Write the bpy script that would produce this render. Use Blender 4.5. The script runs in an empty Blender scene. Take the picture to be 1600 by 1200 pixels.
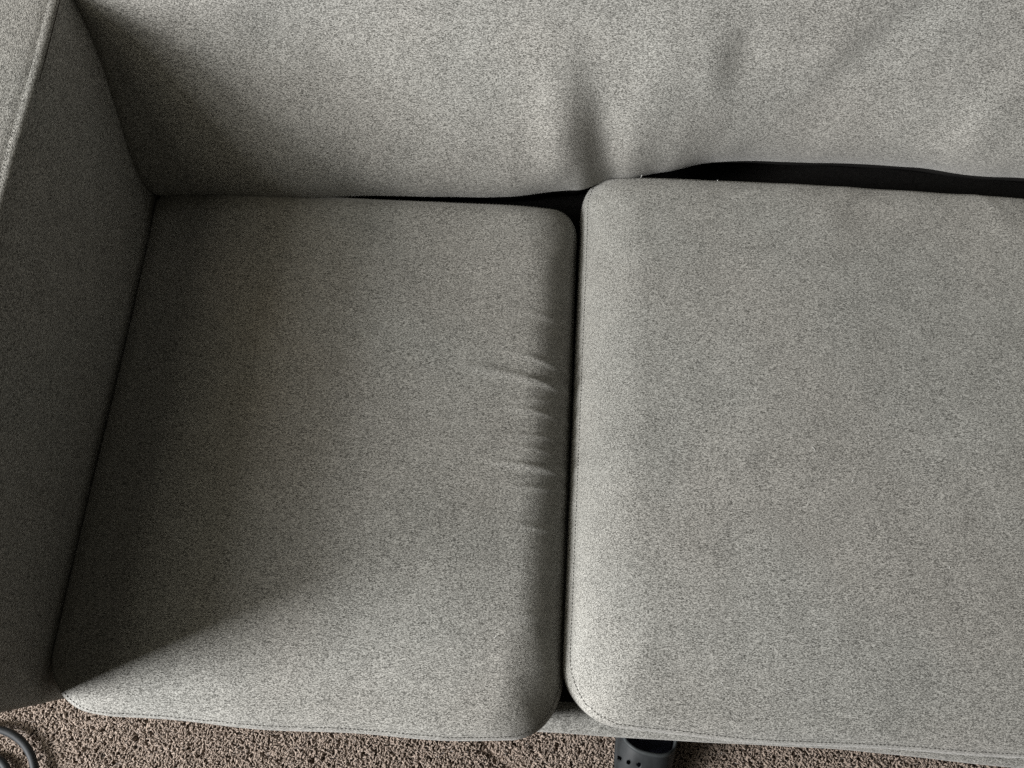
import bpy, bmesh, math, random
import numpy as np
from mathutils import Vector, noise, Matrix

random.seed(7)
rng = np.random.default_rng(7)
SC = bpy.context.scene
COL = SC.collection
R = math.radians

# ------------------------------------------------------------------ camera, world, light, exposure
cam_data = bpy.data.cameras.new('camera')
cam_data.sensor_width = 36.0
cam_data.lens = 27.2
cam_data.clip_start = 0.02
cam_data.clip_end = 100
cam = bpy.data.objects.new('camera', cam_data)
COL.objects.link(cam)
cam.location = (0.5411, 0.149, 1.413)
cam.rotation_euler = (0.2763, 0.0021, 0.0523)
SC.camera = cam

world = bpy.data.worlds.new('World')
SC.world = world
world.use_nodes = True
bg = world.node_tree.nodes['Background']
bg.inputs['Color'].default_value = (1.0, 0.94, 0.76, 1)
bg.inputs['Strength'].default_value = 0.062

# tall window to the left of the sofa, a little in front of it
AZ, DIST, WIN_Z = R(18), 2.4, 1.76
lamp = bpy.data.lights.new('window_light', 'AREA')
lamp.shape = 'RECTANGLE'
lamp.size = 0.75
lamp.size_y = 1.4
lamp.energy = 345
lamp.color = (0.99, 0.99, 1.0)
lo = bpy.data.objects.new('window_light', lamp)
COL.objects.link(lo)
tgt = Vector((0.1, 0.05, WIN_Z))
ldir = Vector((-math.cos(AZ), -math.sin(AZ), 0))
lo.location = tgt + ldir * DIST
lo.rotation_euler = (-ldir).to_track_quat('-Z', 'Y').to_euler()

# dimmer lamp added above the window, to soften the arm's shadow
lamp2 = lamp.copy()
lamp2.name = 'upper_fill_light'
lamp2.size_y = 1.0
lamp2.energy = 66
lo2 = bpy.data.objects.new('upper_fill_light', lamp2)
COL.objects.link(lo2)
lo2.location = tgt + ldir * DIST + Vector((0, 0, 1.2))
lo2.rotation_euler = lo.rotation_euler

# added soft fill lamp, standing in for daylight off an unseen ceiling
soft = bpy.data.lights.new('bounce_fill', 'AREA')
soft.shape = 'RECTANGLE'
soft.size, soft.size_y = 1.8, 1.8
soft.energy = 24
soft.color = (1.0, 0.945, 0.78)
so_ = bpy.data.objects.new('bounce_fill', soft)
COL.objects.link(so_)
so_.location = (-1.4, 0.22, 2.35)
so_.rotation_euler = (Vector((0.45, 0.3, 0.45)) - so_.location).to_track_quat('-Z', 'Y').to_euler()

SC.view_settings.view_transform = 'Standard'
SC.view_settings.look = 'None'
SC.view_settings.exposure = -0.2
SC.view_settings.gamma = 1.0
SC.view_settings.use_curve_mapping = False
SC.cycles.use_denoising = False
SC.cycles.max_bounces = 8
SC.cycles.diffuse_bounces = 5

# ------------------------------------------------------------------ helpers
def mesh_obj(name, verts, faces, mat, parent=None, smooth=True):
    me = bpy.data.meshes.new(name)
    me.from_pydata([tuple(v) for v in verts], [], faces)
    me.update()
    if smooth:
        me.polygons.foreach_set('use_smooth', [True] * len(me.polygons))
    if mat:
        me.materials.append(mat)
    o = bpy.data.objects.new(name, me)
    COL.objects.link(o)
    if parent:
        o.parent = parent
    return o

def empty(name, loc, label=None, cat=None, group=None):
    o = bpy.data.objects.new(name, None)
    o.empty_display_size = 0.05
    COL.objects.link(o)
    o.location = loc
    tag(o, label, cat, group)
    return o

def tag(o, label=None, cat=None, group=None, kind=None):
    if label: o['label'] = label
    if cat: o['category'] = cat
    if group: o['group'] = group
    if kind: o['kind'] = kind
    return o

def keep_world(o, parent):
    """parent o while its mesh stays in world coordinates"""
    o.parent = parent
    o.matrix_parent_inverse = Matrix.Translation(-Vector(parent.location))
    return o

def bridge(rings, closed=True, off=0):
    """faces between consecutive rings of equal length"""
    f = []
    for i in range(len(rings) - 1):
        a, b = rings[i], rings[i + 1]
        n = len(a)
        for k in range(n if closed else n - 1):
            k2 = (k + 1) % n
            f.append((a[k], a[k2], b[k2], b[k]))
    return f

def tube(pts, rad, seg=8, cap=True):
    """vertices and faces of a tube through pts"""
    pts = [Vector(p) for p in pts]
    V, rings = [], []
    up = Vector((0, 0, 1))
    for i, p in enumerate(pts):
        t = (pts[min(i + 1, len(pts) - 1)] - pts[max(i - 1, 0)]).normalized()
        a = t.cross(up)
        if a.length < 1e-4:
            a = t.cross(Vector((1, 0, 0)))
        a.normalize()
        b = a.cross(t)
        r = rad[i] if isinstance(rad, (list, tuple)) else rad
        ring = []
        for k in range(seg):
            th = 2 * math.pi * k / seg
            ring.append(len(V))
            V.append(p + a * (r * math.cos(th)) + b * (r * math.sin(th)))
        rings.append(ring)
    F = bridge(rings)
    if cap:
        F.append(tuple(reversed(rings[0])))
        F.append(tuple(rings[-1]))
    return V, F

def gauss(x, s):
    return math.exp(-(x / s) ** 2)

def sstep(a, b, x):
    if a > b:
        return 1 - sstep(b, a, x)
    t = min(1, max(0, (x - a) / (b - a)))
    return t * t * (3 - 2 * t)

# ------------------------------------------------------------------ materials
def new_mat(name):
    m = bpy.data.materials.new(name)
    m.use_nodes = True
    nt = m.node_tree
    b = nt.nodes['Principled BSDF']
    return m, nt, b

def fabric(name, dark, light, along='x', sheen=0.28, bump=0.6, contrast=1.0, stain=None):
    m, nt, b = new_mat(name)
    N, L = nt.nodes, nt.links
    tc = N.new('ShaderNodeTexCoord')
    def layer(scale3, detail=2.0, rough=0.6, dist=0.0):
        mp = N.new('ShaderNodeMapping')
        mp.inputs['Scale'].default_value = scale3
        L.new(tc.outputs['Object'], mp.inputs['Vector'])
        n = N.new('ShaderNodeTexNoise')
        n.inputs['Scale'].default_value = 1.0
        n.inputs['Detail'].default_value = detail
        n.inputs['Roughness'].default_value = rough
        n.inputs['Distortion'].default_value = dist
        L.new(mp.outputs['Vector'], n.inputs['Vector'])
        return n.outputs['Fac']
    def math_(op, a, bb, clamp=False):
        n = N.new('ShaderNodeMath'); n.operation = op; n.use_clamp = clamp
        for i, v in enumerate((a, bb)):
            if isinstance(v, (int, float)): n.inputs[i].default_value = v
            else: L.new(v, n.inputs[i])
        return n.outputs[0]
    if along == 'x':
        s1, s2, s3 = (420, 1600, 1600), (1600, 700, 700), (120, 1200, 1200)
    else:
        s1, s2, s3 = (1600, 420, 1600), (1600, 1600, 700), (1200, 120, 1200)
    w = layer(s1, 2.0, 0.65, 0.4)       # weft slubs
    v = layer(s2, 2.0, 0.65, 0.4)       # warp
    g = layer((1250, 1250, 1250), 2.0, 0.7)  # speckle of the melange yarn
    lg = layer(s3, 1.0, 0.5)            # occasional long dark threads
    blot = layer((28, 28, 28), 3.0, 0.6)  # mottling of the pile
    t = math_('ADD', math_('MULTIPLY', w, 0.48), math_('MULTIPLY', v, 0.22))
    t = math_('ADD', t, math_('MULTIPLY', g, 0.22))
    t = math_('ADD', t, math_('MULTIPLY', lg, 0.10))
    t = math_('ADD', t, math_('MULTIPLY', blot, 0.03))   # mean about .57
    ramp = N.new('ShaderNodeValToRGB')
    e = ramp.color_ramp.elements
    k = 0.046 / contrast
    e[0].position = 0.525 - k; e[0].color = (*dark, 1)
    e[1].position = 0.525 + k; e[1].color = (*light, 1)
    L.new(t, ramp.inputs['Fac'])
    # faint drift of hue
    hue = layer((5, 5, 5), 2.0, 0.5)
    hr = N.new('ShaderNodeValToRGB')
    he = hr.color_ramp.elements
    he[0].position = 0.38; he[0].color = (1.012, 0.997, 0.985, 1)
    he[1].position = 0.62; he[1].color = (0.995, 1.0, 0.995, 1)
    L.new(hue, hr.inputs['Fac'])
    mul = N.new('ShaderNodeMix'); mul.data_type = 'RGBA'; mul.blend_type = 'MULTIPLY'
    mul.inputs['Factor'].default_value = 1.0
    L.new(ramp.outputs['Color'], mul.inputs['A']); L.new(hr.outputs['Color'], mul.inputs['B'])
    col = mul.outputs['Result']
    if stain:
        # a worn, brownish patch where people sit
        (sx, sy, sz), (rx, ry, rz) = stain
        mp = N.new('ShaderNodeMapping'); mp.vector_type = 'TEXTURE'
        mp.inputs['Location'].default_value = (sx, sy, sz); mp.inputs['Scale'].default_value = (rx, ry, rz)
        L.new(tc.outputs['Object'], mp.inputs['Vector'])
        gr = N.new('ShaderNodeTexGradient'); gr.gradient_type = 'SPHERICAL'
        L.new(mp.outputs['Vector'], gr.inputs['Vector'])
        edge = layer((11, 11, 11), 3.0, 0.6)
        f = math_('MULTIPLY', math_('MULTIPLY', gr.outputs['Fac'], edge), 1.8, True)
        st = N.new('ShaderNodeMix'); st.data_type = 'RGBA'; st.blend_type = 'MULTIPLY'
        st.inputs['B'].default_value = (1.0, 0.945, 0.885, 1)
        L.new(f, st.inputs['Factor']); L.new(col, st.inputs['A'])
        col = st.outputs['Result']
    L.new(col, b.inputs['Base Color'])
    b.inputs['Roughness'].default_value = 0.92
    b.inputs['Specular IOR Level'].default_value = 0.15
    b.inputs['Sheen Weight'].default_value = sheen
    b.inputs['Sheen Roughness'].default_value = 0.45
    b.inputs['Sheen Tint'].default_value = (0.9, 0.89, 0.86, 1)
    bp = N.new('ShaderNodeBump')
    bp.inputs['Strength'].default_value = bump
    bp.inputs['Distance'].default_value = 0.0012
    L.new(t, bp.inputs['Height'])
    L.new(bp.outputs['Normal'], b.inputs['Normal'])
    return m

DARK, LIGHT = (0.056, 0.055, 0.049), (0.40, 0.394, 0.366)
M_FAB = fabric('grey_melange_fabric', DARK, LIGHT, 'x')
M_FAB_WORN = fabric('grey_melange_fabric_worn', DARK, LIGHT, 'x', stain=((0.20, 0.48, 0.45), (0.15, 0.30, 0.3)))
M_ARM = fabric('grey_melange_fabric_arm', DARK, LIGHT, 'y')

def plain(name, col, rough=0.7, spec=0.3, noise_scale=None, amt=0.25, bump=0.0):
    m, nt, b = new_mat(name)
    b.inputs['Roughness'].default_value = rough
    b.inputs['Specular IOR Level'].default_value = spec
    if noise_scale:
        N, L = nt.nodes, nt.links
        tc = N.new('ShaderNodeTexCoord')
        n = N.new('ShaderNodeTexNoise')
        n.inputs['Scale'].default_value = noise_scale
        n.inputs['Detail'].default_value = 5
        L.new(tc.outputs['Object'], n.inputs['Vector'])
        r = N.new('ShaderNodeValToRGB')
        r.color_ramp.elements[0].position = 0.3
        r.color_ramp.elements[1].position = 0.7
        r.color_ramp.elements[0].color = (*[c * (1 - amt) for c in col], 1)
        r.color_ramp.elements[1].color = (*[c * (1 + amt) for c in col], 1)
        L.new(n.outputs['Fac'], r.inputs['Fac'])
        L.new(r.outputs['Color'], b.inputs['Base Color'])
        if bump:
            bp = N.new('ShaderNodeBump')
            bp.inputs['Strength'].default_value = bump
            bp.inputs['Distance'].default_value = 0.002
            L.new(n.outputs['Fac'], bp.inputs['Height'])
            L.new(bp.outputs['Normal'], b.inputs['Normal'])
    else:
        b.inputs['Base Color'].default_value = (*col, 1)
    return m

M_THREAD = plain('grey_thread', (0.06, 0.058, 0.052), 0.8, 0.2, 900, 0.3)
M_LINT = plain('white_lint', (0.5, 0.5, 0.48), 0.8, 0.2, 400, 0.1)
M_WOOD = plain('dark_wood', (0.035, 0.022, 0.015), 0.5, 0.4, 60, 0.4)
M_FOAM = plain('slate_foam', (0.016, 0.018, 0.019), 0.62, 0.35, 55, 0.35, 0.15)
M_RIM = plain('grey_foam_rim', (0.032, 0.036, 0.037), 0.6, 0.3, 80, 0.25)
M_LINING = plain('navy_lining', (0.02, 0.022, 0.035), 0.8, 0.2, 120, 0.3)
M_CORD = plain('black_rubber_cord', (0.014, 0.016, 0.018), 0.62, 0.3, 150, 0.2)
M_GAP_SHADE = plain('gap_shade_black', (0.018, 0.017, 0.016), 0.95, 0.1, 300, 0.3)  # near-black colour standing in for the shade inside the gaps
M_FLOOR = plain('carpet_backing', (0.12, 0.09, 0.07), 1.0, 0.0, 260, 0.5, 1.0)

def carpet_mat():
    m, nt, b = new_mat('carpet_pile')
    N, L = nt.nodes, nt.links
    at = N.new('ShaderNodeAttribute'); at.attribute_name = 'tint'
    r = N.new('ShaderNodeValToRGB')
    e = r.color_ramp.elements
    e[0].position = 0.0; e[0].color = (0.185, 0.145, 0.117, 1)
    e[1].position = 1.0; e[1].color = (0.305, 0.247, 0.203, 1)
    L.new(at.outputs['Fac'], r.inputs['Fac'])
    tc = N.new('ShaderNodeTexCoord')
    n = N.new('ShaderNodeTexNoise'); n.inputs['Scale'].default_value = 900; n.inputs['Detail'].default_value = 2
    L.new(tc.outputs['Object'], n.inputs['Vector'])
    mx = N.new('ShaderNodeMix'); mx.data_type = 'RGBA'; mx.blend_type = 'OVERLAY'
    mx.inputs['Factor'].default_value = 0.6
    L.new(r.outputs['Color'], mx.inputs['A']); L.new(n.outputs['Fac'], mx.inputs['B'])
    L.new(mx.outputs['Result'], b.inputs['Base Color'])
    b.inputs['Roughness'].default_value = 0.9
    b.inputs['Specular IOR Level'].default_value = 0.1
    b.inputs['Sheen Weight'].default_value = 0.15
    return m
M_PILE = carpet_mat()

# ------------------------------------------------------------------ floor and carpet pile
fl = mesh_obj('floor', [(-3, -3, 0), (4, -3, 0), (4, 3, 0), (-3, 3, 0)], [(0, 1, 2, 3)], M_FLOOR, smooth=False)
tag(fl, kind='structure')

def build_pile():
    x0, x1, y0, y1, st = -0.60, 1.66, -0.30, 0.01, 0.0033
    xs = np.arange(x0, x1, st); ys = np.arange(y0, y1, st)
    gx, gy = np.meshgrid(xs, ys)
    px = gx.ravel() + rng.uniform(-0.5, 0.5, gx.size) * st
    py = gy.ravel() + rng.uniform(-0.5, 0.5, gx.size) * st
    n = px.size
    # furrow in the pile, from under the sofa outwards
    ax, ay, bx, by = 0.470, -0.058, 0.585, -0.138
    dx, dy = bx - ax, by - ay
    ll = math.hypot(dx, dy)
    t = ((px - ax) * dx + (py - ay) * dy) / ll
    side = ((px - ax) * dy - (py - ay) * dx) / ll          # >0 : on the left / front side of the furrow
    side = side + 0.004 * np.sin(t * 70)
    inside = 1 / (1 + np.exp(-(t + 0.03) / 0.006)) / (1 + np.exp((t - ll - 0.02) / 0.02))
    fur = np.exp(-(side / 0.011) ** 2) * inside
    H = rng.uniform(0.0110, 0.0138, n)
    # slow swells of the pile
    sw = np.sin(px * 31 + np.sin(py * 47) * 1.7) * np.sin(py * 39 + 1.0 + np.sin(px * 23))
    H = H * (1 + 0.13 * sw) * (1 - 0.93 * fur)
    W = rng.uniform(0.0010, 0.0016, n)
    la = rng.uniform(0, 2 * np.pi, n)
    lean = rng.uniform(0.35, 1.25, n)
    lx = np.cos(la) * lean * H * 0.85; ly = np.sin(la) * lean * H * 0.85
    curl = rng.uniform(-1, 1, n) * 0.004
    rot0 = rng.uniform(0, 2 * np.pi, n)
    tw = rng.uniform(-1.5, 1.5, n)
    levels = [(0.0, 0.75), (0.35, 1.0), (0.7, 1.05), (0.95, 0.75)]
    V = np.zeros((n, 4 * 4 + 1, 3)); T = np.zeros((n, 17))
    tint = np.clip(rng.normal(0.52, 0.2, n), 0, 1)
    for li, (s, wf) in enumerate(levels):
        bx_ = px + lx * s ** 1.6 + np.cos(la + 1.57) * curl * math.sin(s * 3.1)
        by_ = py + ly * s ** 1.6 + np.sin(la + 1.57) * curl * math.sin(s * 3.1)
        bz_ = H * (s - 0.22 * lean * s ** 2)
        for k in range(4):
            th = rot0 + tw * s + k * np.pi / 2
            V[:, li * 4 + k, 0] = bx_ + np.cos(th) * W * wf
            V[:, li * 4 + k, 1] = by_ + np.sin(th) * W * wf
            V[:, li * 4 + k, 2] = bz_ + (0.0006 if k % 2 else 0) * (s > 0.1)
            T[:, li * 4 + k] = tint
    V[:, 16, 0] = px + lx * 1.05; V[:, 16, 1] = py + ly * 1.05
    V[:, 16, 2] = H * (1.04 - 0.22 * lean); T[:, 16] = tint
    F1 = []
    for li in range(3):
        for k in range(4):
            k2 = (k + 1) % 4
            F1.append((li * 4 + k, li * 4 + k2, (li + 1) * 4 + k2, (li + 1) * 4 + k))
    quads = np.array(F1)
    tris = np.array([(12 + k, 12 + (k + 1) % 4, 16) for k in range(4)])
    base = np.arange(n)[:, None, None] * 17
    q = (quads[None] + base).reshape(-1, 4)
    tr = (tris[None] + base).reshape(-1, 3)
    me = bpy.data.meshes.new('carpet_pile')
    nv = n * 17
    me.vertices.add(nv)
    me.vertices.foreach_set('co', V.reshape(-1))
    nl = q.size + tr.size
    me.loops.add(nl)
    me.loops.foreach_set('vertex_index', np.concatenate([q.ravel(), tr.ravel()]).astype(np.int32))
    npoly = len(q) + len(tr)
    me.polygons.add(npoly)
    starts = np.concatenate([np.arange(len(q)) * 4, q.size + np.arange(len(tr)) * 3])
    me.polygons.foreach_set('loop_start', starts.astype(np.int32))
    me.polygons.foreach_set('use_smooth', np.ones(npoly, dtype=bool))
    me.update(calc_edges=True)
    a = me.attributes.new('tint', 'FLOAT', 'POINT')
    a.data.foreach_set('value', T.reshape(-1))
    me.materials.append(M_PILE)
    o = bpy.data.objects.new('carpet_pile', me)
    COL.objects.link(o)
    tag(o, 'tan twisted carpet pile on the floor in front of the sofa', 'carpet', kind='stuff')
build_pile()

# ------------------------------------------------------------------ sofa : base, backrest, armrests, legs
sofa = empty('sofa', (0.615, 0.4, 0.0), 'grey fabric sofa frame with padded back and square arms', 'sofa')

def rounded_box(name, x0, x1, y0, y1, z0, z1, r, mat, parent, nx=24, ny=18, yfront=None, wob=0.0):
    """box with a rolled top edge, built from rings going down from the top"""
    V, rings = [], []
    cx, cy = (x0 + x1) / 2, (y0 + y1) / 2
    per = []
    for i in range(nx): per.append((-1 + 2 * i / nx, -1))
    for i in range(ny): per.append((1, -1 + 2 * i / ny))
    for i in range(nx): per.append((1 - 2 * i / nx, 1))
    for i in range(ny): per.append((-1, 1 - 2 * i / ny))
    hw, hh = (x1 - x0) / 2, (y1 - y0) / 2
    prof = [(r * 6, 0.0), (r * 2, 0.0)]
    for k in range(7):
        ph = k / 6 * math.pi / 2
        prof.append((r - r * math.sin(ph), r - r * math.cos(ph)))
    H = z1 - z0
    prof += [(0, r + (H - 2 * r) * s) for s in (0.25, 0.5, 0.75, 1.0)]
    prof += [(r * 0.6, H)]
    for d, drop in prof:
        ring = []
        for a, b in per:
            x = cx + a * (hw - d); y = cy + b * (hh - d)
            if yfront and b < 0:
                y += yfront(x) * (-b)
            z = z1 - drop
            if wob:
                nv = noise.noise(Vector((x * 9, y * 9, z * 9)))
                y += wob * nv * (1 if b < -0.9 else 0)
                z += wob * nv * 0.5
            ring.append(len(V)); V.append((x, y, z))
        rings.append(ring)
    F = bridge(rings)
    F.append(tuple(rings[0]))
    F.append(tuple(reversed(rings[-1])))
    F = [tuple(reversed(f)) for f in F]
    o = mesh_obj(name, V, F, mat)
    return keep_world(o, parent)

base = rounded_box('seat_base', -0.018, 1.358, -0.0125, 0.97, 0.135, 0.318, 0.010, M_FAB, sofa, nx=80, ny=30,
                   yfront=lambda x: -0.010 * sstep(0.95, 1.25, x), wob=0.002)

# black sheet over the deck, painting in the shade of the cushion gaps
dv = [(x, y, 0.3186 + 0.001 * noise.noise(Vector((x * 11, y * 11, 0)))) for y in [0.028 + 0.90 * j / 30 for j in range(31)] for x in [-0.012 + 1.355 * i / 40 for i in range(41)]]
df = [(j * 41 + i, j * 41 + i + 1, (j + 1) * 41 + i + 1, (j + 1) * 41 + i) for j in range(30) for i in range(40)]
deck = mesh_obj('deck_shade', dv, df, M_GAP_SHADE); deck.parent = base

# --- backrest
def back_base(x):
    """set-back of the backrest's front at seat level, along the sofa"""
    pts = [(-0.05, .681), (0.0, .682), (0.15, .688), (0.33, .697), (0.5, .705), (0.6, .721), (0.66, .740), (0.72, .748),
           (0.80, .755), (0.95, .757), (1.08, .756), (1.2, .748), (1.36, .740)]
    for (a, va), (b, vb) in zip(pts, pts[1:]):
        if a <= x <= b:
            t = (x - a) / (b - a); t = t * t * (3 - 2 * t)
            return va + (vb - va) * t
    return .7

def back_y(x, z):
    zb = 0.433 - 0.026 * sstep(0.70, 0.92, x)
    up = z - zb
    bb = back_base(x) - 0.006
    f = sstep(0.0, 0.22, up)
    y = bb * (1 - f) + (0.700 + 0.070 * sstep(-0.18, 0.50, x)) * f + 0.335 * max(up, 0)
    # padding swells forward in the middle of its height
    y -= 0.010 * math.sin(min(1, max(0, up / 0.40)) * math.pi)
    # tucks in under itself below the seat line, more so behind the right cushion
    rt = sstep(0.66, 0.88, x)
    st = 0.13 - up
    tl = (0.555 * (st * st / 0.27 if st < 0.135 else st - 0.0675) if st > 0 else 0.0) - 0.034 * sstep(0.22, 0.0, up)
    st = 0.11 - up
    tr = (1.3 * (st * st / 0.30 if st < 0.15 else st - 0.075) if st > 0 else 0.0) - 0.012 * sstep(0.2, 0.0, up)
    y += 0.11 * math.tanh((tl * (1 - rt) + tr * rt) / 0.11)
    # pulls and folds of the slack cover
    def ridge(cx, cz, ang, ln, wd, amp):
        ca, sa = math.cos(ang), math.sin(ang)
        u = (x - cx) * ca + (z - cz) * sa
        v = -(x - cx) * sa + (z - cz) * ca
        return amp * gauss(u, ln) * gauss(v, wd)
    d = 0
    d += ridge(0.572, 0.530, R(100), 0.064, 0.033, 0.0140)
    d -= ridge(0.624, 0.522, R(105), 0.060, 0.025, 0.0120)
    d += ridge(0.700, 0.590, R(80), 0.060, 0.035, 0.0040)
    d += ridge(0.755, 0.590, R(115), 0.045, 0.022, 0.0034)
    d -= ridge(0.795, 0.606, R(95), 0.030, 0.022, 0.0034)
    d -= ridge(0.960, 0.620, R(55), 0.070, 0.026, 0.0026)
    d += ridge(0.900, 0.610, R(55), 0.080, 0.030, 0.0030)
    d += ridge(1.130, 0.530, R(60), 0.060, 0.035, 0.0050)
    d += ridge(0.430, 0.640, R(120), 0.140, 0.070, 0.0050)
    d -= ridge(0.300, 0.560, R(130), 0.120, 0.060, 0.0030)
    y -= d
    y -= 0.0035 * noise.noise(Vector((x * 6.5, z * 6.5, 3.1))) + 0.0012 * noise.noise(Vector((x * 19, z * 15, 8.7)))
    return y

def build_back():
    XL, XR = -0.006, 1.342
    nx, nz = 260, 150
    ztop = 0.86
    V, rows = [], []
    zs = [0.30 + (ztop - 0.30) * i / nz for i in range(nz + 1)]
    # wider at the ends: rolled into the arm creases
    us = []
    for i in range(nx + 1):
        us.append(XL + (XR - XL) * i / nx)
    us = [XL, XL + .0006, XL + .0018, XL + .0036] + us[2:-2] + [XR - .0036, XR - .0018, XR - .0006, XR]
    er = 0.022
    def roll(x):
        dd = min(x - XL, XR - x)
        if dd >= er: return 0
        s = (er - dd) / er
        return er * (1 - math.sqrt(max(0, 1 - s * s)))
    for z in zs:
        row = []
        for x in us:
            row.append(len(V)); V.append((x, back_y(x, z) + roll(x) * 0.9, z))
        rows.append(row)
    # roll over the top and down the rear
    for k in range(1, 13):
        ph = k / 12 * math.pi
        row = []
        for x in us:
            yf = back_y(x, ztop) + roll(x) * 0.9
            yb = 0.985
            yc = (yf + yb) / 2; ry = (yb - yf) / 2
            row.append(len(V)); V.append((x, yc - ry * math.cos(ph), ztop + 0.045 * math.sin(ph)))
        rows.append(row)
    row = []
    for x in us:
        row.append(len(V)); V.append((x, 0.985, 0.135))
    rows.append(row)
    F = []
    for a, b in zip(rows, rows[1:]):
        for k in range(len(us) - 1):
            F.append((a[k], a[k + 1], b[k + 1], b[k]))
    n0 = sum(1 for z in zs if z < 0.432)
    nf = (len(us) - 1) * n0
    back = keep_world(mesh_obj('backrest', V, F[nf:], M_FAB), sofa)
    shade_low = mesh_obj('back_shade', V[:len(us) * (n0 + 1)], F[:nf], M_GAP_SHADE); shade_low.parent = back  # lower back coloured black, as painted shade behind the cushions
    return back
build_back()

# --- armrests
def arm_x(y):
    return -0.019 + 0.019 * sstep(-0.05, 0.60, y) if y < 0.6 else 0.0

def stitch_row(path, normals, mat, length=0.0030, gap=0.0018, rad=0.00045):
    """short threads laid along a path; joined, they are far too small to pick apart"""
    P = [Vector(p) for p in path]
    Nn = [Vector(n) for n in normals]
    acc = [0.0]
    for a, b in zip(P, P[1:]): acc.append(acc[-1] + (b - a).length)
    def at(s):
        for i in range(len(P) - 1):
            if acc[i + 1] >= s:
                t = (s - acc[i]) / max(1e-9, acc[i + 1] - acc[i])
                return P[i].lerp(P[i + 1], t), Nn[i].lerp(Nn[i + 1], t).normalized()
        return P[-1], Nn[-1]
    V, F = [], []
    s = 0.0
    while s + length < acc[-1]:
        (a, na), (b, nb), (c, nc) = at(s), at(s + length / 2), at(s + length)
        v, f = tube([a - na * rad, b + nb * rad * 1.2, c - nc * rad], rad, 5)
        o = len(V)
        V += v; F += [tuple(i + o for i in q) for q in f]
        s += length + gap
    return V, F

def build_arm(sign):
    """sign=-1: left arm; its inner face looks to +x"""
    def X(u, y):        # u measured outwards from the inner face
        if sign < 0: return arm_x(y) - u
        return 1.336 - arm_x(y) + u
    zt = 0.700
    AW = 0.155
    inner = [(0.004, 0.10), (0.0, 0.20), (-0.001, 0.30), (-0.003, 0.42), (-0.0050, 0.52), (-0.0045, 0.60), (-0.0025, 0.65),
             (0.0, 0.675), (0.0008, 0.684), (0.0022, 0.6905), (0.0040, 0.6940)]
    topc = [(0.0040, 0.6940), (0.0022, 0.6965), (0.0016, 0.6985), (0.0030, 0.7002), (0.0065, 0.7012), (0.0100, 0.7018), (0.0112, 0.7017), (0.0124, 0.7023),
            (0.02, 0.7038), (0.05, 0.7092), (0.08, 0.7122), (0.11, 0.7110), (0.14, 0.7040), (0.150, 0.700), (0.155, 0.694)]
    outer = [(0.155, 0.694), (0.1565, 0.66), (0.1575, 0.45), (0.156, 0.25), (0.154, 0.10)]
    ys = [0.003 + 0.0, 0.0036, 0.005, 0.0075, 0.011] + [0.011 + (0.985 - 0.011) * i / 150 for i in range(1, 151)]
    fr = 0.008
    def shell(prof, wob):
        V, rows = [], []
        for y in ys:
            d = y - 0.003
            pull = fr - math.sqrt(max(0, fr * fr - (fr - d) ** 2)) if d < fr else 0
            row = []
            for u, z in prof:
                uu, zz = u, z
                # the front edge is rolled: profile shrinks towards its middle
                cu, cz = AW / 2, 0.40
                uu = uu + pull * (1 if uu < cu else -1)
                zz = zz - pull * (1 if zz > 0.69 else 0)
                nz = noise.noise(Vector((u * 8 + 3, y * 8, z * 8)))
                uu += wob * nz; zz += wob * 0.5 * nz * (1 if z > 0.698 else 0)
                row.append(len(V)); V.append((X(uu, y), y, zz))
            rows.append(row)
        F = []
        for a, b in zip(rows, rows[1:]):
            for k in range(len(prof) - 1):
                F.append((a[k], a[k + 1], b[k + 1], b[k]) if sign < 0 else (a[k], b[k], b[k + 1], a[k + 1]))
        return V, F, rows
    V, F, _ = shell(inner, 0.0030)
    arm = keep_world(mesh_obj('armrest', V, F, M_ARM), sofa)
    Vt, Ft, _ = shell(topc, 0.0012)
    top = mesh_obj('top_panel', Vt, Ft, M_ARM); top.parent = arm
    Vo, Fo, _ = shell(outer, 0.001)
    out = mesh_obj('outer_panel', Vo, Fo, M_ARM); out.parent = arm
    # front panel
    ff = []
    pr = inner + topc[1:] + outer[1:]
    vf = [(X(u + fr * (1 if u < AW / 2 else -1), 0.003), 0.0031, z - fr * (1 if z > 0.69 else 0)) for u, z in pr]
    fp = mesh_obj('front_panel', vf, [tuple(range(len(vf)))], M_ARM, smooth=False); fp.parent = arm
    path, nrm = [], []
    for y in ys[4:]:
        path.append((X(0.0112, y), y, 0.7015 + 0.0006 * noise.noise(Vector((0.09 + 3, y * 8, 5.6))))); nrm.append((0, 0, 1))
    Vs, Fs = stitch_row(path, nrm, M_THREAD)
    st = mesh_obj('stitching', Vs, Fs, M_ARM); st.parent = arm
    st['kind'] = 'stuff'
    return arm
build_arm(-1)
build_arm(1)

# --- legs
for lx, ly in ((0.07, 0.12), (1.26, 0.12), (0.07, 0.88), (1.26, 0.88)):
    V, F = tube([(lx, ly, 0.0), (lx, ly, 0.004), (lx, ly, 0.07), (lx, ly, 0.14)], [0.016, 0.018, 0.021, 0.024], 16)
    keep_world(mesh_obj('leg', V, F, M_WOOD), sofa)

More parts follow.
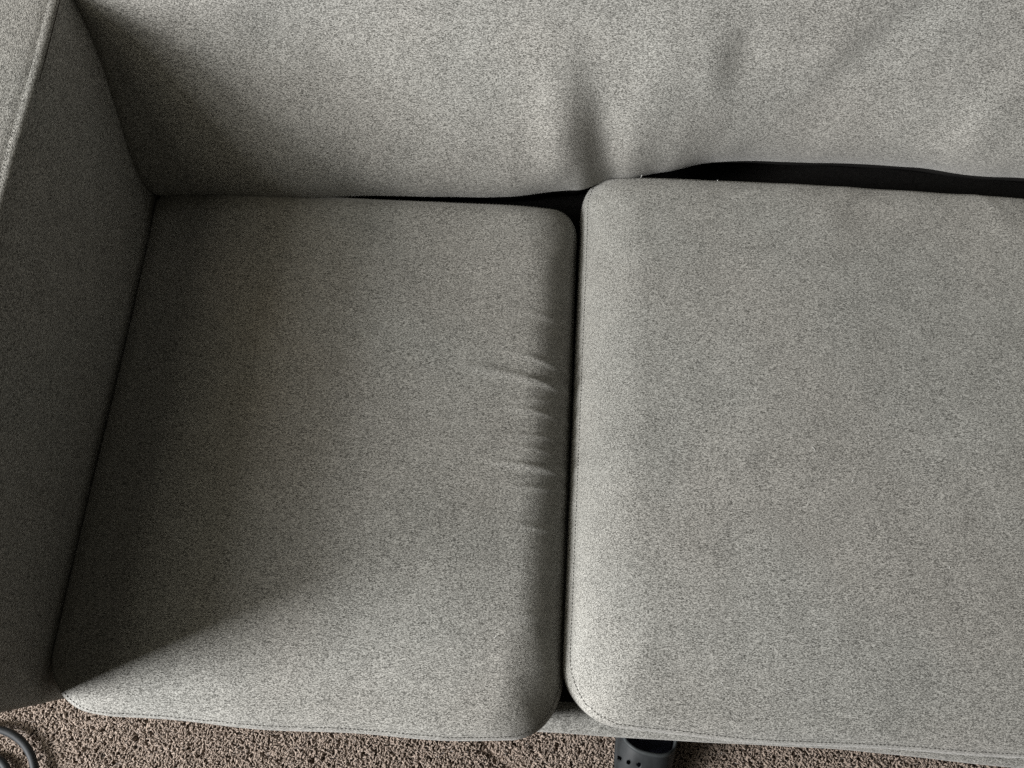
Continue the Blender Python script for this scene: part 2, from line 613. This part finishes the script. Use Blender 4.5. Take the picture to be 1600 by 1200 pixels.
# ------------------------------------------------------------------ seat cushions
def build_cushion(label, x0, x1, y0, y1, ztop, thick, radii, rolls, heights, crown, lump_seed, warp, detail, mat):
    """radii: front-left, front-right, back-right, back-left corners in plan.
    rolls / heights: width and drop of the rolled edge on the left, right, front, back"""
    root = empty('seat_cushion', ((x0 + x1) / 2, (y0 + y1) / 2, ztop - thick), label, 'cushion', 'loose seat cushions of the sofa')
    cx, cy, hw, hh = (x0 + x1) / 2, (y0 + y1) / 2, (x1 - x0) / 2, (y1 - y0) / 2
    per = []
    n = 300 if x0 < 0.3 else 190
    def cosd(i): return -1 + 2 * i / n
    for i in range(n): per.append((cosd(i), -1))
    for i in range(n): per.append((1, cosd(i)))
    for i in range(n): per.append((-cosd(i), 1))
    for i in range(n): per.append((-1, -cosd(i)))
    def inset(a, b, d):
        """point of the plan outline moved inwards by d, with its outward normal"""
        r = radii[0 if (a < 0 and b < 0) else 1 if (a > 0 and b < 0) else 2 if (a > 0) else 3]
        r = r + 0.8 * d
        w_, h_ = hw - d, hh - d
        px, py = a * w_, b * h_
        qx, qy = abs(px) - (w_ - r), abs(py) - (h_ - r)
        nx_, ny_ = (math.copysign(1, a), 0) if abs(a) == 1 and abs(b) < 1 else (0, math.copysign(1, b))
        if qx > 0 and qy > 0:
            l = math.hypot(qx, qy)
            nx_, ny_ = math.copysign(qx / l, a), math.copysign(qy / l, b)
            px = math.copysign(w_ - r + qx / l * r, a); py = math.copysign(h_ - r + qy / l * r, b)
        dx, dy = warp(px / hw, py / hh)
        return px + dx, py + dy, nx_, ny_
    out = []
    for a, b in per:
        px, py, nx_, ny_ = inset(a, b, 0.0)
        ax, by = abs(a) ** 12, abs(b) ** 12          # the roll changes slowly from one side to the next
        kx, ky = ax / (ax + by), by / (ax + by)
        wts = (kx if a < 0 else 0, kx if a > 0 else 0, ky if b < 0 else 0, ky if b > 0 else 0)
        w = sum(k * v for k, v in zip(wts, rolls)); h = sum(k * v for k, v in zip(wts, heights))
        out.append((px, py, w, h, nx_, ny_, a, b))
    PHI = 78
    phis = [PHI * (k / 22) for k in range(23)]
    inner_m = [0.0005] + [0.03 * k for k in range(1, 30)]
    V, rings = [], []
    def zfun(x, y, m, dtrue):
        u = (x - cx) / hw; v = (y - cy) / hh
        z = crown * (1 - min(1, abs(u)) ** 2.4) * (1 - min(1, abs(v)) ** 2.6)
        e = min(1.0, dtrue / 0.05)
        z += 0.0040 * noise.noise(Vector((x * 5 + lump_seed, y * 5, lump_seed))) * e
        z += 0.0008 * noise.noise(Vector((x * 18 + lump_seed, y * 18, lump_seed + 4)))
        z += detail(x, y)
        return z
    for m in inner_m:
        ring = []
        for (px, py, w, h, nx_, ny_, a_, b_) in out:
            # scale towards the centre from the start of the roll
            bx, by = inset(a_, b_, w)[:2]
            x, y = cx + bx * m / 0.90 if m < 0.90 else cx + bx, cy + by * m / 0.90 if m < 0.90 else cy + by
            dt = max(0.0, (1 - m / 0.90)) * 0.3 + w
            ring.append(len(V)); V.append((x, y, ztop + zfun(x, y, m, dt) - crown))
        rings.append(ring)
    for ph in phis:
        s = math.sin(R(ph)) / math.sin(R(90)); c = math.cos(R(ph))
        ring = []
        for (px, py, w, h, nx_, ny_, a_, b_) in out:
            d = w * (1 - s)
            ix, iy = inset(a_, b_, d)[:2]
            x, y = cx + ix, cy + iy
            z = ztop - crown + zfun(x, y, 1, d) - h * (1 - c)
            ring.append(len(V)); V.append((x, y, z))
        rings.append(ring)
    F = [tuple(reversed(f)) for f in bridge(rings)]
    F = [tuple(reversed(f)) for f in F]
    F.append(tuple(reversed(rings[0])))
    keep_world(mesh_obj('top_panel', V, F, mat), root)
    last = [V[i] for i in rings[-1]]
    prev = [V[i] for i in rings[-4]]
    # seam groove and side band
    zb = ztop - thick
    V2, r2 = [], []
    prof = [(-0.0004, 0.0), (-0.0030, 0.0010), (-0.0034, 0.0024), (-0.0010, 0.0036), (0.0012, 0.006), (0.0022, 0.011),
            (0.0030, 0.02), (0.0034, 0.035), (0.0030, 0.05), (0.0, 0.065)]
    for d, dz in prof:
        ring = []
        for (x, y, z), o in zip(last, out):
            ring.append(len(V2)); V2.append((x + o[4] * d, y + o[5] * d, max(zb + 0.003, z - dz)))
        r2.append(ring)
    for d, zz in ((-0.006, zb + 0.0015), (-0.03, zb)):
        ring = []
        for (x, y, z), o in zip(last, out):
            ring.append(len(V2)); V2.append((x + o[4] * d, y + o[5] * d, zz))
        r2.append(ring)
    F2 = bridge(r2)
    F2.append(tuple(r2[-1]))
    keep_world(mesh_obj('side_band', V2, F2, M_FAB), root)
    # topstitching a finger's width inside the seam, on the top panel
    ring_i = len(rings) - 1
    path, nrm = [], []
    idx = list(range(len(out))) + [0]
    for k in idx:
        px, py, w, h, nx_, ny_ = out[k][:6]
        # the point on the rolled edge about 9 mm of surface above the seam
        best = rings[-1][k]; acc = 0
        for j in range(len(rings) - 1, 0, -1):
            a = Vector(V[rings[j][k]]); b_ = Vector(V[rings[j - 1][k]])
            acc += (a - b_).length
            if acc > 0.008:
                best = rings[j - 1][k]
                nn = Vector((nx_, ny_, 0)).normalized()
                t = (a - b_).normalized()
                tan = Vector((-ny_, nx_, 0))
                nv = tan.cross(t)
                if nv.z < 0: nv = -nv
                break
        path.append(Vector(V[best]) + nv * 0.0002); nrm.append(nv)
    Vs, Fs = stitch_row(path, nrm, M_THREAD)
    st = mesh_obj('stitching', Vs, Fs, M_THREAD)
    keep_world(st, root); st['kind'] = 'stuff'
    return root

# left cushion: pressed against the arm, creased along its right edge
RIP = [(0.426, 0.49, 0.0042, 0.0036, -0.17), (0.315, 0.545, 0.0042, 0.0034, -0.08), (0.386, 0.56, 0.0035, 0.0024, -0.12), (0.356, 0.556, 0.0033, 0.0020, 0.06),
       (0.455, 0.55, 0.0040, 0.0024, -0.22), (0.290, 0.565, 0.0036, 0.0018, 0.02), (0.338, 0.57, 0.0030, 0.0016, -0.1), (0.240, 0.57, 0.0040, 0.0018, -0.1),
       (0.072, 0.57, 0.0045, 0.0012, 0.25), (0.52, 0.56, 0.0050, 0.0016, -0.1), (0.135, 0.57, 0.0045, 0.0016, 0.1), (0.405, 0.572, 0.003, 0.0018, 0.1)]
def left_detail(x, y):
    e = sstep(0.46, 0.58, x)
    if e <= 0: return 0.0
    z = 0
    for yy, xs, w, a, sl in RIP:
        z += 1.7 * a * gauss(y - yy - sl * (x - 0.57), w) * sstep(xs - 0.07, xs + 0.03, x) * (1 - 0.7 * sstep(0.596, 0.608, x))
    z += 0.0016 * noise.noise(Vector((x * 9, y * 38, 1.7))) * e
    return z

def left_warp(u, v):
    dx = 0.0; dy = 0.0
    # front edge bows forward to the right of its middle
    if v < -0.5:
        f = sstep(-0.5, -1.0, v) if False else (-(v) - 0.5) * 2
        dy -= 0.005 * math.cos((u - 0.25) * 1.6) * f
        dy += 0.0015 * math.sin(u * 9) * f
        dy += 0.010 * sstep(-0.72, -1.0, u) * f if u < -0.72 else 0
    # arm side follows the arm
    if u < 0:
        dx -= 0.017 * (1 - sstep(-1.0, 0.8, v)) * (-u)
    dy += (-0.003 if v > 0.9 else 0) * (1 - u) * 0.5 if False else 0
    return dx, dy

cl = build_cushion('shaded grey seat cushion beside the armrest, creased along its right edge',
              0.003, 0.606, -0.004, 0.693, 0.452, 0.134,
              (0.055, 0.060, 0.030, 0.026), (0.030, 0.064, 0.030, 0.030), (0.024, 0.068, 0.018, 0.024), 0.010, 2.3, left_warp, left_detail, M_FAB_WORN)

def right_detail(x, y):
    # soft pull creases towards the far right corner
    z = 0.0014 * gauss((x - 1.235) + (y - 0.62) * 0.7, 0.012) * sstep(0.52, 0.66, y)
    z += 0.0012 * gauss((x - 0.95) - (y - 0.66) * 0.4, 0.02) * sstep(0.6, 0.7, y)
    z += 0.0010 * noise.noise(Vector((x * 26, y * 9, 6.1))) * sstep(0.60, 0.72, y)
    return z

def right_warp(u, v):
    dx = dy = 0.0
    if v < -0.4:
        f = (-v - 0.4) / 0.6
        dy += 0.007 * (1 - sstep(-1.0, -0.3, u)) * f
        dy += 0.001 * math.sin(u * 8 + 1) * f
    if v > 0.4:
        f = (v - 0.4) / 0.6
        dy -= 0.006 * sstep(-0.2, 1.0, u) * f
    if u < 0:
        dx += 0.004 * v * (-u)
    return dx, dy

cr = build_cushion('brightly lit grey seat cushion with smooth top, set back from the front edge',
              0.6095, 1.284, 0.009, 0.738, 0.462, 0.144,
              (0.068, 0.060, 0.060, 0.028), (0.088, 0.050, 0.028, 0.030), (0.055, 0.036, 0.018, 0.016), 0.010, 9.1, right_warp, right_detail, M_FAB)

# a few stray fibres standing on the far edge of the right cushion
V, F = [], []
for x, y, z, h, lean in ((0.690, 0.734, 0.4455, 0.005, 0.0005), (0.797, 0.7345, 0.4435, 0.002, 0.001)):
    v, f = tube([(x, y, z - 0.002), (x + lean * 0.3, y, z + h * 0.4), (x + lean, y + 0.0005, z + h)], 0.0004, 5)
    o = len(V); V += v; F += [tuple(i + o for i in q) for q in f]
for root in (cl, cr):
    tp = [c for c in root.children if c.name.startswith('top_panel')][0]
    vs = tp.data.vertices
    k = 0
    while k < 9:
        p = vs[random.randrange(len(vs))].co
        q = Vector((p.x, p.y, p.z))
        if root.location.x - 0.25 < q.x < root.location.x + 0.25 and 0.06 < q.y < 0.64:
            a = random.uniform(0, 6.28); l = random.uniform(0.0012, 0.0035)
            d = Vector((math.cos(a), math.sin(a), 0)) * l
            e = Vector((-d.y, d.x, 0)) * random.uniform(-0.5, 0.5)
            v, f = tube([q - d + Vector((0, 0, .0003)), q + e + Vector((0, 0, .0012)), q + d + Vector((0, 0, .0005))], 0.00022, 4)
            o = len(V); V += v; F += [tuple(i + o for i in g) for g in f]
            k += 1
lint = mesh_obj('lint_fibres', V, F, M_LINT)
tag(lint, 'tiny white lint fibres caught on the seat cushions', 'lint', kind='stuff')

# ------------------------------------------------------------------ clog on the carpet
def build_clog():
    FZ = 0.011                                   # sole rests on the tips of the pile
    loc = Vector((0.772, -0.022, FZ))
    root = empty('clog_shoe', loc, 'dark slate foam clog with round vent holes, half hidden under the sofa', 'shoe')
    root.rotation_euler = (0, 0, R(-7))
    root.scale = (0.87, 1.0, 1.0)
    Lh = 0.285
    def half_w(s):       # s=0 toe, 1 heel
        return 0.053 * (max(0.0, 1 - (abs(s - 0.40) / (0.40 if s < 0.40 else 0.60)) ** (3.0 if s < 0.4 else 3.4))) ** 0.5 * (1 - 0.22 * sstep(0.42, 0.85, s))
    def top_h(s):
        return 0.030 + 0.052 * sstep(-0.05, 0.36, s) + 0.006 * sstep(0.3, 0.45, s)
    def ypos(s):         # local y: toe at negative y
        return -0.135 + s * Lh
    # sole
    V, rings = [], []
    outl = []
    NS = 40
    for i in range(NS + 1):
        s = 0.5 - 0.5 * math.cos(math.pi * i / NS)
        outl.append((half_w(s), ypos(s)))
    for i in range(NS - 1, 0, -1):
        s = 0.5 - 0.5 * math.cos(math.pi * i / NS)
        outl.append((-half_w(s), ypos(s)))
    for sc, z in ((0.93, 0.0), (0.99, 0.003), (1.02, 0.010), (1.02, 0.020), (1.0, 0.026), (0.94, 0.028)):
        ring = []
        for x, y in outl:
            ring.append(len(V)); V.append((x * sc, (y - 0.0075) * sc + 0.0075, z))
        rings.append(ring)
    F = [tuple(reversed(f)) for f in bridge(rings)]
    F = bridge(rings)
    F.append(tuple(rings[-1])); F.append(tuple(reversed(rings[0])))
    mesh_obj('sole', V, F, M_FOAM, root)
    # insole
    V, ring = [], []
    for x, y in outl:
        ring.append(len(V)); V.append((x * 0.88, (y - 0.0075) * 0.95 + 0.0075, 0.0305))
    mesh_obj('insole', V, [tuple(ring)], M_LINING, root, smooth=False)
    # upper: a dome over the toes, its rim running back along both sides
    NT, NSu = 48, 44
    def s_end(th):
        c = abs(math.cos(th))
        return 0.315 + 0.055 * c ** 2 + 0.55 * c ** 22
    def upt(t, th, off=0.0):
        s = t * s_end(th)
        s = max(s, 0.012)
        w = half_w(s) + off; h = top_h(s) - 0.024 + off
        if s > 0.45: h = h * (1 - 0.42 * sstep(0.45, 0.9, s))
        c, sn = math.cos(th), math.sin(th)
        x = w * math.copysign(abs(c) ** 0.72, c)
        z = 0.024 + h * sn ** 0.80
        return Vector((x, ypos(s), z))
    V, rows = [], []
    for i in range(NSu + 1):
        t = (i / NSu) ** 1.25
        row = []
        for k in range(NT + 1):
            th = math.pi * k / NT
            row.append(len(V)); V.append(upt(t, th))
        rows.append(row)
    F = []
    for a, b in zip(rows, rows[1:]):
        for k in range(NT):
            F.append((a[k], b[k], b[k + 1], a[k + 1]))
    up = mesh_obj('upper', V, F, M_FOAM, root)
    up.data.materials.append(M_LINING)
    so = up.modifiers.new('thickness', 'SOLIDIFY')
    so.thickness = 0.0045; so.offset = -1; so.use_rim = True; so.material_offset = 1; so.material_offset_rim = 0
    # vent holes cut through the upper
    holes = []
    for hx, hy in ((-0.0480, -0.064), (-0.0340, -0.0645), (-0.0160, -0.0640), (0.026, -0.066), (-0.034, -0.080), (-0.015, -0.082), (0.005, -0.080), (0.022, -0.084),
                   (-0.024, -0.101), (-0.006, -0.103), (0.012, -0.101)):
        holes.append((hx, hy))
    Vc, Fc = [], []
    for hx, hy in holes:
        v, f = tube([(hx, hy, 0.035), (hx, hy, 0.12)], 0.0036, 14)
        o = len(Vc); Vc += v; Fc += [tuple(i + o for i in q) for q in f]
    cut = mesh_obj('hole_cutter', Vc, Fc, None, root)
    bm = bmesh.new(); bm.from_mesh(cut.data); bmesh.ops.recalc_face_normals(bm, faces=bm.faces); bm.to_mesh(cut.data); bm.free()
    bo = up.modifiers.new('holes', 'BOOLEAN'); bo.operation = 'DIFFERENCE'; bo.object = cut; bo.solver = 'EXACT'
    bpy.context.view_layer.update()
    dg = bpy.context.evaluated_depsgraph_get()
    me = bpy.data.meshes.new_from_object(up.evaluated_get(dg))
    up.modifiers.clear()
    up.data = me
    me.polygons.foreach_set('use_smooth', [True] * len(me.polygons))
    bpy.data.objects.remove(cut, do_unlink=True)
    # rolled collar along the opening
    path = []
    for k in range(NT + 1):
        th = math.pi * k / NT
        if 0.02 < th < math.pi - 0.02:
            path.append(upt(1.0, th, -0.001) + Vector((0, 0.0005, 0.0003)))
    V, F = tube(path, 0.0034, 8)
    mesh_obj('collar', V, F, M_RIM, root)
    # heel strap
    path = []
    for k in range(21):
        a = math.pi * k / 20
        path.append(Vector((0.044 * math.cos(a), ypos(0.62) + 0.10 * math.sin(a), 0.062 + 0.008 * math.sin(a))))
    V, F = tube(path, 0.005, 8)
    mesh_obj('heel_strap', V, F, M_FOAM, root)
build_clog()

# ------------------------------------------------------------------ coiled cord on the carpet
def build_cord():
    pts = []
    c = Vector((-0.312, -0.186, 0))
    n = 150
    for i in range(n + 1):
        a = R(200) - i / n * R(690)
        r = 0.038 + (0.090 - 0.038) * (i / n)
        r = 0.047 if i < 40 else 0.047 + (0.091 - 0.047) * sstep(40, 105, i)
        z = 0.020 + 0.007 * sstep(50, 110, i) + 0.002 * math.sin(i * 0.21)
        pts.append(c + Vector((r * math.cos(a), r * math.sin(a), z)))
    last = pts[-1]
    t = (pts[-1] - pts[-2]).normalized()
    for k in range(1, 30):
        pts.append(last + t * (0.014 * k) + Vector((-0.0006 * k * k, 0, -0.00028 * k)))
    V, F = tube(pts, 0.0062, 12)
    o = mesh_obj('power_cord', V, F, M_CORD)
    tag(o, 'black coiled cord on the tan carpet in front of the armrest', 'cord')
build_cord()
